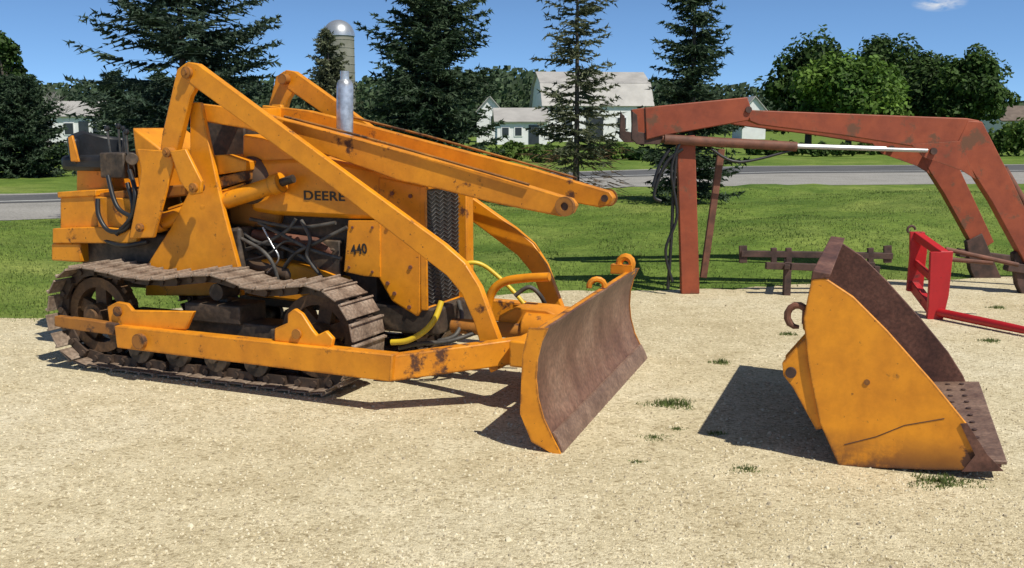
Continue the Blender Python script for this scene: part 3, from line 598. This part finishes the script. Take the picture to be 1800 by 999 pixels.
# ------------------------------------------------------------------ iron rack behind the bucket
G0 = gnd(1385, 520); G = Frame(G0.x, G0.y, 0); rk = empty('tool_bar', (G0.x, G0.y, 0))
tag(rk, 'low dark rusty iron tool bar implement on the gravel behind the bucket', 'farm implement')
MB().bar(G.p(1302, 446, .2), G.p(1568, 450, .2), .06, .055).build('upper_beam', IRON, rk, True, .004)
MB().bar(G.p(1346, 467, 0), G.p(1545, 474, 0), .06, .06).build('lower_beam', IRON, rk, True, .004)
for u in (1306, 1560): MB().bar(G.p(u, 432, .2), G.p(u, 462, .2), .07, .03, (0, 1, 0)).build('end_plate', IRON, rk, True, .003)
for u in (1360, 1386, 1470, 1530): MB().bar(G.p(u, 436, .19), G.p(u, 466, .19), .05, .04, (0, 1, 0)).build('clamp', IRON, rk, True, .003)
for u, y in ((1384, 0), (1530, 0), (1384, .5), (1500, .5)):
    q = G.p(u, 476, y); MB().bx(q.x-.03, q.x+.03, y-.03, y+.03, 0, .3).build('leg', IRON, rk, True, .003)
for u in (1384, 1500): MB().bar(G.p(u, 470, -.1), G.p(u, 455, .5)+Vector((0, 0, -.02)), .05, .04).build('brace', IRON, rk, True, .003)
# ------------------------------------------------------------------ bright red spear
H0 = gnd(1640, 563); H = Frame(H0.x, H0.y, -8); sp = empty('bale_spear', (H0.x, H0.y, 0), -8)
tag(sp, 'bright red bale spear attachment standing on gravel behind the bucket', 'bale spear')
def hp(name, pts, y0, y1, mat=RED, bevel=.004): return MB().prism(H.xz(pts, y0), y0, y1).build(name, mat, sp, True, bevel)
hp('upright_plate', [(1636, 444), (1676, 442), (1668, 520), (1657, 566), (1630, 564), (1634, 500)], 0, .05)
hp('upright_plate', [(1600, 408), (1626, 408), (1630, 440), (1622, 516), (1594, 512), (1600, 450)], .36, .40)
a = H.p(1612, 414, .38); b = H.p(1660, 448, .02); MB().bar(a, b, .07, .06).build('top_rail', RED, sp, True, .005)
a = H.p(1606, 502, .38); b = H.p(1644, 552, .02); MB().bar(a, b, .06, .08).build('base_rail', RED, sp, True, .005)
a = H.p(1609, 462, .38); b = H.p(1650, 500, .02); MB().bar(a, b, .03, .06).build('brace', RED, sp, True, .005)
a = H.p(1654, 550, .0); b = H.loc(gnd(1802, 581, .05)); d = b-a
MB().tube([a-d*.03, a, a+d*.7, b+d*.25, b+d*.45], [.034, .034, .032, .024, .006], 14).build('spear', RED, sp, True)
for (u, v, u2, v2) in ((1662, 438, 1790, 466), (1666, 456, 1745, 462)): MB().cyl(H.p(u, v, .1), H.p(u2, v2, .1), .018, n=10).build('link_rod', MARD, sp, True)
q = H.p(1602, 404, .38); MB().tube([q+Vector((.03*math.cos(g), 0, .03*math.sin(g))) for g in [i*.5 for i in range(9)]], .01, 8).build('hook', IRON, sp, True)
# ------------------------------------------------------------------ trees
def spruce(x, y, h, r, seed, label, mat, dens=1.0, clear=.3, group=None, step=.15, pw=.8, needles=5, kr=1.0, fat=1.0, tk=1.0):
    q = random.Random(seed); e = empty('spruce_tree', (x, y, 0)); tag(e, label, 'tree', group)
    MB().tube([(0, 0, -.05), (0.01, 0, h*.3), (0, .01, h*.7), (0, 0, h)], [(.014*h+.02)*tk, .011*h*tk, .006*h*tk, .004], 9).build('trunk', BARK, e, True, 0, 80)
    vs = []; fs = []
    def tri(a, b, c): k = len(vs); vs.extend((a, b, c)); fs.append((k, k+1, k+2))
    z = clear
    while z < h*.99:
        t = (z-clear)/(h-clear); L = (r*(1-t)**pw+.06)*(.72+.28*min(1, t*6))
        nb = max(3, int((5+2*(1-t))*dens+q.random()))
        for b in range(nb):
            az = q.random()*6.283; l = L*q.uniform(.45, 1.2); dr = q.uniform(.05, .4)*(1-t)-.25*t; upc = q.uniform(.12, .34)
            D = Vector((math.cos(az), math.sin(az), 0)); S = Vector((-D.y, D.x, 0)); zz = z+q.uniform(-.08, .08)
            def pt(s): return D*(l*s)+Vector((0, 0, zz-dr*l*s+upc*l*s*s))
            n = max(3, int(l/.10))
            for i in range(n):
                s = (i+.6)/n
                if s < .05: continue
                p = pt(s)
                tl = min(.42, .42*l*(1-s)+.10)*q.uniform(.6, 1.15)*kr
                for sd in (-1, 1):
                    d = (D*q.uniform(.6, 1.1)+S*sd*q.uniform(.5, 1.1)+Vector((0, 0, q.uniform(-.5, .15)))).normalized()
                    e2 = p+d*tl
                    for k2 in range(2):
                        w = Vector((q.uniform(-1, 1), q.uniform(-1, 1), q.uniform(-1, 1))).cross(d).normalized()*.022*fat*q.uniform(.7, 1.3)
                        tri(p+w, p-w, e2)
                    for k2 in range(needles):
                        f_ = q.random(); b_ = p+d*tl*f_; w = Vector((q.uniform(-1, 1), q.uniform(-1, 1), q.uniform(-.8, 1)))
                        nd = (d*.7+w).normalized()*q.uniform(.045, .11); ww = nd.cross(Vector((q.uniform(-1, 1), q.uniform(-1, 1), q.uniform(-1, 1)))).normalized()*.014*fat
                        tri(b_+ww, b_-ww, b_+nd)
            a = Vector((0, 0, zz)); w = Vector((0, 0, .008)); m_ = pt(.55); tri(a+w, a-w, m_); tri(m_+w*.7, m_-w*.7, pt(1))
        z += step*q.uniform(.75, 1.25)
    raw('crown', [tuple(k) for k in vs], fs, mat, e)
    return e
def px_x(u, Y): return at(u, 220, Y).x
spruce(px_x(325, 15), 15, 6.3, 1.72, 11, 'broad dark spruce directly behind the rear of the yellow crawler', SPRB, 1.6, .3, step=.15, pw=.8, needles=5, fat=1.25, tk=.7)
spruce(px_x(752, 17), 17, 6.8, 1.20, 12, 'dense dark spruce behind the crawler hood, right of the silver muffler', SPR, 1.9, .15, step=.115, pw=.62, fat=1.3, tk=.8)
thin = spruce(px_x(1013, 17.6), 17.6, 4.9, .86, 13, 'thin sparse spruce with grey see-through branches, in front of the white barn', SPRG, .9, .9, step=.15, pw=.62, needles=5, fat=1.1, tk=.8)
spruce(px_x(1216, 17.2), 17.2, 4.9, .92, 14, 'slender dark spruce behind the left post of the red loader boom', SPR, 1.5, .3, step=.13, pw=.85, fat=1.15)
spruce(px_x(580, 26), 26, 3.9, 1.15, 15, 'small spruce standing in front of the silo', SPRG, 1.7, .3, step=.11, pw=.85, fat=1.5)
spruce(px_x(36, 30), 30, 2.85, 1.45, 16, 'low bushy spruce at the left edge beyond the driveway', SPR, 2.4, .05, step=.12, pw=.5, fat=1.7)
spruce(px_x(205, 33), 33, 3.2, 1.3, 17, 'small spruce partly hidden behind the broad spruce at left', SPR, 2.0, .1, step=.13, pw=.7, fat=1.6)
qd = random.Random(3); vs = []; fs = []
for i in range(420):
    a = qd.random()*6.28; d = qd.random()**.7*.8; p = Vector((math.cos(a)*d, math.sin(a)*d*.6, .25+qd.random()*.9)); e2 = p+Vector((math.cos(a)*.3, math.sin(a)*.3, qd.uniform(-.16, .06))); w = Vector((0, 0, .007)); k = len(vs)
    vs += [tuple(p+w), tuple(p-w), tuple(e2)]; fs.append((k, k+1, k+2))
raw('dead_branches', vs, fs, DEAD, thin)
def leafy(name, x, y, blobs, n, size, mat, label, cat, seed, trunk=None, group=None):
    q = random.Random(seed); e = empty(name, (x, y, 0)); tag(e, label, cat, group); vs = []; fs = []
    tot = sum(b[3]*b[3] for b in blobs)
    for (bx_, by_, bz, br) in blobs:
        subs = []
        for k in range(9):
            d = Vector((q.gauss(0, 1), q.gauss(0, 1), q.gauss(0, .8))).normalized(); subs.append((Vector((bx_, by_, bz))+d*br*q.uniform(.45, .8), br*q.uniform(.32, .55)))
        subs.append((Vector((bx_, by_, bz)), br*.7))
        for i in range(int(n*br*br/tot)):
            c, cr = q.choice(subs); d = Vector((q.gauss(0, 1), q.gauss(0, 1), q.gauss(0, 1))).normalized(); p = c+d*cr*q.random()**.33
            if p.z < .02: continue
            nrm = (d+Vector((q.uniform(-1, 1), q.uniform(-1, 1), q.uniform(-.3, 1.3)))).normalized(); a = nrm.orthogonal().normalized(); b = nrm.cross(a); g = q.random()*6.28
            a, b = a*math.cos(g)+b*math.sin(g), b*math.cos(g)-a*math.sin(g); sz = size*q.uniform(.6, 1.3); k = len(vs)
            vs += [tuple(p+a*sz), tuple(p+b*sz*.55), tuple(p-a*sz), tuple(p-b*sz*.55)]; fs.append((k, k+1, k+2, k+3))
    raw('crown', vs, fs, mat, e)
    if trunk:
        mb = MB(); mb.tube([(0, 0, -.1), (0, 0, trunk*.5), (.05, 0, trunk)], [trunk*.06, trunk*.045, trunk*.03], 9)
        for (bx_, by_, bz, br) in blobs: mb.tube([(0, 0, trunk*.55), (bx_*.5, by_*.5, (bz+trunk*.6)/2), (bx_, by_, bz)], [trunk*.03, trunk*.02, trunk*.008], 6)
        mb.build('trunk', BARK, e, True, 0, 80)
    return e
def tree_px(u0, u1, v0, v1, Y, mat, label, seed, n=8000, size=.2, nb=12, name='broadleaf_tree', cat='tree', trunk=True, group=None, big=(.40, .54)):
    a = at(u0, v0, Y); b = at(u1, v1, Y); cx = (a.x+b.x)/2; w = (b.x-a.x)/2; top = a.z; q = random.Random(seed*3+1); low = max(b.z, .0)
    hh = top-low; blobs = []; mn = min(w, hh*.62)
    for k in range(nb):
        g = q.random()*6.28+k*2.4; t = (k+.3)/nb; rr = w*math.sin(math.pi*(.24+.66*t))**.5
        br = mn*q.uniform(*big)
        blobs.append((math.cos(g)*max(0, rr-br*.9), math.sin(g)*max(0, rr-br*.9), low+br*.8+(hh-br*1.8)*t, br))
    blobs.append((0, 0, top-mn*.55, mn*.55)); blobs.append((0, 0, low+hh*.42, mn*.8))
    return leafy(name, cx, Y, blobs, n, size, mat, label, cat, seed, hh*.5+low if trunk else None, group)
BG = (.46, .62)
tree_px(1344, 1505, 54, 240, 68, LFD, 'dark rounded broadleaf tree at the left of the clump on the right', 21, 12000, .18, big=BG)
tree_px(1455, 1655, 42, 240, 74, LFD, 'tallest dark broadleaf tree at the back of the clump on the right', 22, 15000, .19, big=BG)
tree_px(1385, 1605, 80, 245, 60, LFL, 'bright light green broadleaf tree in the middle of the clump on the right', 23, 16000, .16, big=BG)
tree_px(1560, 1720, 84, 245, 68, LFD, 'dark broadleaf tree between the light green tree and the rightmost dark tree', 24, 12000, .18, big=BG)
tree_px(1628, 1782, 74, 245, 64, LFM, 'rightmost tall broadleaf tree of the clump above the red loader elbow', 25, 14000, .17, big=BG)
tree_px(-40, 62, 52, 220, 70, LFD, 'dark broadleaf tree at the top left picture edge', 26, 6000)
qb = random.Random(8); p0 = at(84, 240, 62); e = empty('bare_tree', (p0.x, 62, 0)); tag(e, 'grey bare leafless tree left of the broad spruce', 'tree')
mb = MB()
def grow(p, d, l, r, dep):
    q = p+d*l; mb.tube([p, q], [r, r*.65], 5)
    if dep == 0: return
    for k in range(3):
        nd = (d+Vector((qb.uniform(-.8, .8), qb.uniform(-.8, .8), qb.uniform(-.25, .5)))).normalized(); grow(q-d*l*.25*qb.random(), nd, l*qb.uniform(.6, .85), r*.6, dep-1)
grow(Vector((0, 0, 0)), Vector((0, 0, 1)), 1.6, .09, 5); mb.build('branches', TWIG, e)
for k, (u0, u1, v0, v1, Y, m_, lb) in enumerate([
    (860, 930, 246, 290, 44, BUSH, 'green shrub beyond the road left of the thin spruce'),
    (915, 990, 252, 292, 42, BUSH, 'green shrub beyond the road just left of the thin spruce trunk'),
    (1030, 1110, 246, 290, 46, BUSH, 'green shrub beyond the road right of the thin spruce'),
    (1090, 1160, 258, 290, 44, LFM, 'low green shrub beyond the road under the left tip of the red loader'),
    (1310, 1400, 245, 290, 52, BUSH, 'green shrub beyond the road under the chrome rod'),
    (1390, 1500, 250, 291, 50, LFM, 'wide low shrub beyond the road under the middle of the red arm'),
    (1490, 1600, 246, 290, 53, BUSH, 'green shrub beyond the road left of the red loader elbow'),
    (1590, 1680, 238, 288, 51, LFM, 'darker shrub beyond the road under the red loader elbow'),
    (1670, 1760, 222, 288, 54, BUSH, 'tall shrub beyond the road right of the red loader elbow'),
    (1740, 1840, 205, 288, 50, BUSH, 'tall green shrub beyond the road at the right picture edge'),
    (92, 150, 248, 292, 44, BUSH, 'green shrub beyond the driveway right of the low bushy spruce'),
    (150, 215, 255, 296, 43, LFM, 'green shrub beyond the driveway below the white house')]):
    tree_px(u0, u1, v0, v1, Y, m_, lb, 60+k, 2200, .12, 10, 'shrub', 'shrub', False, None, (.5, .75))
qw = random.Random(77); vs = []; fs = []
RV = [(-200, 158), (60, 154), (180, 148), (480, 142), (640, 144), (830, 130), (880, 122), (940, 126), (1000, 136), (1150, 146), (1250, 152), (1340, 160), (1500, 168), (1780, 186), (2000, 186)]
for i in range(26000):
    u = qw.uniform(-150, 1950); vt = pl(u, RV)+5*noise.noise((u*.03, 1, 0))+4*noise.noise((u*.11, 5, 0)); v = vt+(228-vt)*qw.random()**1.3; Y = qw.uniform(225, 262)
    p = at(u, v, 240); p.y = Y; sz = qw.uniform(.4, 1.0); n_ = Vector((qw.uniform(-1, 1), qw.uniform(-1.4, .3), qw.uniform(-.4, 1.2))).normalized(); a = n_.orthogonal().normalized(); b = n_.cross(a); k = len(vs)
    vs += [tuple(p+a*sz), tuple(p+b*sz*.7), tuple(p-a*sz), tuple(p-b*sz*.7)]; fs.append((k, k+1, k+2, k+3))
tag(raw('distant_wood', vs, fs, WOOD), 'far green wood along the horizon behind the farm', 'wood', kind='stuff')
vs = []; fs = []
for i in range(80):
    u = -300+2600*i/79; z = at(u, pl(u, RV)+12, 262).z; x = at(u, 220, 262).x; vs += [(x, 264, -1), (x, 266, z), (x*1.1, 420, z*.8)]
for i in range(79):
    for j in (0, 1): fs.append((3*i+j, 3*i+3+j, 3*i+4+j, 3*i+1+j))
tag(raw('hills', vs, fs, simple('hill_woods', [(.3, (.022, .038, .02)), (.7, (.05, .08, .038))], .2, .95, 0)), kind='structure')
# ------------------------------------------------------------------ buildings
def gable(name, label, cat, x0, x1, y, depth, wall, ridge, deg=0, gambrel=False, roofm=ROOF, wins=(), doors=(), axis='x', over=.25):
    cx = (x0+x1)/2; L = x1-x0; e = empty(name, (cx, y, 0), deg); tag(e, label, cat); h = L/2
    if axis == 'x':
        prof = [(0, wall), (depth*.5, ridge), (depth, wall)] if not gambrel else [(0, wall), (depth*.16, wall+(ridge-wall)*.62), (depth*.5, ridge), (depth*.84, wall+(ridge-wall)*.62), (depth, wall)]
        pr = [(0, 0)]+prof+[(depth, 0)]; m = len(pr); vs = [(sx_, py, pz) for sx_ in (-h, h) for py, pz in pr]
        MB().add(vs, [tuple(range(m)), tuple(range(2*m-1, m-1, -1))]+[(i, (i+1) % m, m+(i+1) % m, m+i) for i in range(m)]).build('wall', WHT, e)
        mb = MB(); t = .1
        for (a, b), (c, d) in zip(prof, prof[1:]):
            dv = Vector((c-a, d-b)).normalized(); nn = Vector((-dv.y, dv.x)); ext = over if b == wall else 0; ext2 = over if d == wall else 0
            A = Vector((a, b))-dv*ext+nn*.01; B = Vector((c, d))+dv*ext2+nn*.01
            q8 = [(A.x, A.y), (B.x, B.y), (B.x+nn.x*t, B.y+nn.y*t), (A.x+nn.x*t, A.y+nn.y*t)]
            vs = [(sx_, py, pz) for sx_ in (-h-over, h+over) for py, pz in q8]; mb.add(vs, [(0, 1, 2, 3), (7, 6, 5, 4), (0, 4, 5, 1), (1, 5, 6, 2), (2, 6, 7, 3), (3, 7, 4, 0)])
        mb.build('roof', roofm, e)
    else:
        pr = [(-h, 0), (-h, wall), (0, ridge), (h, wall), (h, 0)]
        MB().prism(pr, 0, depth).build('wall', WHT, e)
        mb = MB()
        for s in (-1, 1): mb.prism([(s*(h+over), wall-over*(ridge-wall)/h+.02), (0, ridge+.02), (0, ridge+.14), (s*(h+over), wall-over*(ridge-wall)/h+.14)], -over, depth+over)
        mb.build('roof', roofm, e)
    for (wx, wz, ww, wh) in wins:
        fr = MB().bx(wx-ww/2-.08, wx+ww/2+.08, -.05, -.002, wz-wh/2-.08, wz+wh/2+.08).build('window', WHT, e); MB().bx(wx-ww/2, wx+ww/2, -.07, -.051, wz-wh/2, wz+wh/2).build('pane', GLS, fr)
    for (wx, ww, wh) in doors: MB().bx(wx-ww/2, wx+ww/2, -.05, -.002, 0, wh).build('door', GLS, e)
    return e
k = 95
gable('barn', 'big white barn with a wide pale grey gambrel roof behind the thin spruce', 'barn', px_x(956, k), px_x(1146, k), k, 9, 3.35, 6.4, 6, True, wins=[(-2.8, 1.7, .8, .9), (2.2, 1.7, .8, .9), (3.8, 1.7, .8, .9)], doors=[(-.3, 1.6, 2.2)])
gable('shed', 'small white shed with dark windows in front of the big barn', 'shed', px_x(874, 80), px_x(962, 80), 80, 5, 1.75, 2.75, 3, wins=[(-1.3, 1.0, .5, .6), (-.3, 1.0, .5, .6)], doors=[(.9, .8, 1.5)])
gable('outbuilding', 'narrow white outbuilding with gable facing the road, left of the shed', 'outbuilding', px_x(838, 90), px_x(884, 90), 90, 6, 2.6, 3.9, 0, axis='y', wins=[(.4, 1.8, .6, .9)])
gable('farmhouse', 'long low white house with a grey roof at far left behind the spruces', 'house', px_x(64, 85), px_x(200, 85), 85, 6, 2.2, 3.4, 0, wins=[(-2.2, 1.2, .7, .9), (-.5, 1.2, .7, .9), (1.8, 1.2, .7, .9)], doors=[(.7, .8, 1.8)])
gable('cottage', 'small white house glimpsed just left of the tree clump on the right', 'house', px_x(1305, 110), px_x(1346, 110), 110, 5, 3.0, 4.4, 0, axis='y', wins=[(.3, 2.2, .6, .8)])
gable('house', 'brown roofed house at the far right picture edge', 'house', px_x(1762, 95), px_x(1850, 95), 95, 6, 1.9, 3.2, 0, roofm=ROOFB, wins=[(-1.2, 1.2, .8, .8)])
ps = at(600, 240, 145); sl = empty('silo', (ps.x, 145, 0)); tag(sl, 'round farm silo with a bright metal dome above the crawler muffler', 'silo')
rs = 26/F*145; zd = at(600, 64, 145).z; ztop = at(600, 35, 145).z
mb = MB(); mb.tube([(0, 0, -.5), (0, 0, zd)], rs, 32); mb.build('barrel', SILO, sl, True)
mb = MB(); mb.tube([(0, 0, zd+(ztop-zd)*math.sin(g)) for g in [i*math.pi/2/8 for i in range(9)]], [max(.05, (rs+.12)*math.cos(i*math.pi/2/8)) for i in range(9)], 32); mb.build('dome', DOME, sl, True, 0, 60)
for i in range(12): MB().tube([(1.008*rs*math.cos(g), 1.008*rs*math.sin(g), 1+i*1.1) for g in [j*2*math.pi/24 for j in range(25)]], .05, 4).build('hoop', SILO, sl)
# ------------------------------------------------------------------ light, sky, camera
LD = Vector((-.375, .43, -.82)).normalized()
sd = bpy.data.lights.new('sun', 'SUN'); sd.energy = 4.9; sd.angle = R(.5); sd.color = (1, .95, .85)
so = bpy.data.objects.new('sun', sd); so.rotation_euler = LD.to_track_quat('-Z', 'Y').to_euler(); so.location = (8, -8, 15); col.objects.link(so)
w = bpy.data.worlds.new('World'); scn.world = w; w.use_nodes = True; N = w.node_tree.nodes; Lk = w.node_tree.links; bg = N['Background']
sk = N.new('ShaderNodeTexSky'); sk.sky_type = 'NISHITA'; sk.sun_disc = False; sk.sun_elevation = R(55); sk.sun_rotation = R(139); sk.air_density = 1.0; sk.dust_density = .3; sk.ozone_density = 2.5
tc = N.new('ShaderNodeTexCoord'); se = N.new('ShaderNodeSeparateXYZ'); Lk.new(tc.outputs['Generated'], se.inputs[0])
ma = N.new('ShaderNodeMath'); ma.operation = 'MULTIPLY_ADD'; ma.inputs[1].default_value = 2.2; ma.inputs[2].default_value = .12; Lk.new(se.outputs[2], ma.inputs[0])
cb = N.new('ShaderNodeCombineXYZ'); Lk.new(se.outputs[0], cb.inputs[0]); Lk.new(se.outputs[1], cb.inputs[1]); Lk.new(ma.outputs[0], cb.inputs[2])
nm = N.new('ShaderNodeVectorMath'); nm.operation = 'NORMALIZE'; Lk.new(cb.outputs[0], nm.inputs[0]); Lk.new(nm.outputs[0], sk.inputs[0])
# paler towards the horizon, deeper overhead
hr = ramp_node(N, Lk, se.outputs[2], [(.10, (.90, 1.12, 1.27)), (.45, (.62, .62, .60))])
skc = mix(N, Lk, 1.0, sk.outputs[0], hr.outputs[0], 'MULTIPLY')
# one small wisp of cloud high on the right
cdir = ray(1652, 6).normalized()
df = N.new('ShaderNodeVectorMath'); df.operation = 'SUBTRACT'; Lk.new(tc.outputs['Generated'], df.inputs[0]); df.inputs[1].default_value = cdir
sc = N.new('ShaderNodeVectorMath'); sc.operation = 'MULTIPLY'; Lk.new(df.outputs[0], sc.inputs[0]); sc.inputs[1].default_value = (1, 1, 3.2)
ln = N.new('ShaderNodeVectorMath'); ln.operation = 'LENGTH'; Lk.new(sc.outputs[0], ln.inputs[0])
mr = N.new('ShaderNodeMapRange'); mr.inputs['From Min'].default_value = .024; mr.inputs['From Max'].default_value = .004; Lk.new(ln.outputs['Value'], mr.inputs['Value'])
cn = noise_node(N, Lk, sc.outputs[0], 70, 5, .6); cr = ramp_node(N, Lk, cn.outputs[0], [(.38, (0, 0, 0)), (.66, (1, 1, 1))])
cm_ = N.new('ShaderNodeMath'); cm_.operation = 'MULTIPLY'; Lk.new(mr.outputs[0], cm_.inputs[0]); Lk.new(cr.outputs[0], cm_.inputs[1])
Lk.new(mix(N, Lk, cm_.outputs[0], skc, (5.6, 5.9, 6.3)), bg.inputs[0]); bg.inputs[1].default_value = .13
cd = bpy.data.cameras.new('camera'); cd.sensor_fit = 'HORIZONTAL'; cd.sensor_width = 36; cd.lens = 36*F/1800; cd.clip_end = 4000; cd.clip_start = .05
co = bpy.data.objects.new('camera', cd); co.location = CAM; co.rotation_euler = (math.pi/2-TH, 0, 0); col.objects.link(co); scn.camera = co
scn.view_settings.view_transform = 'Standard'; scn.view_settings.look = 'None'; scn.view_settings.exposure = 0
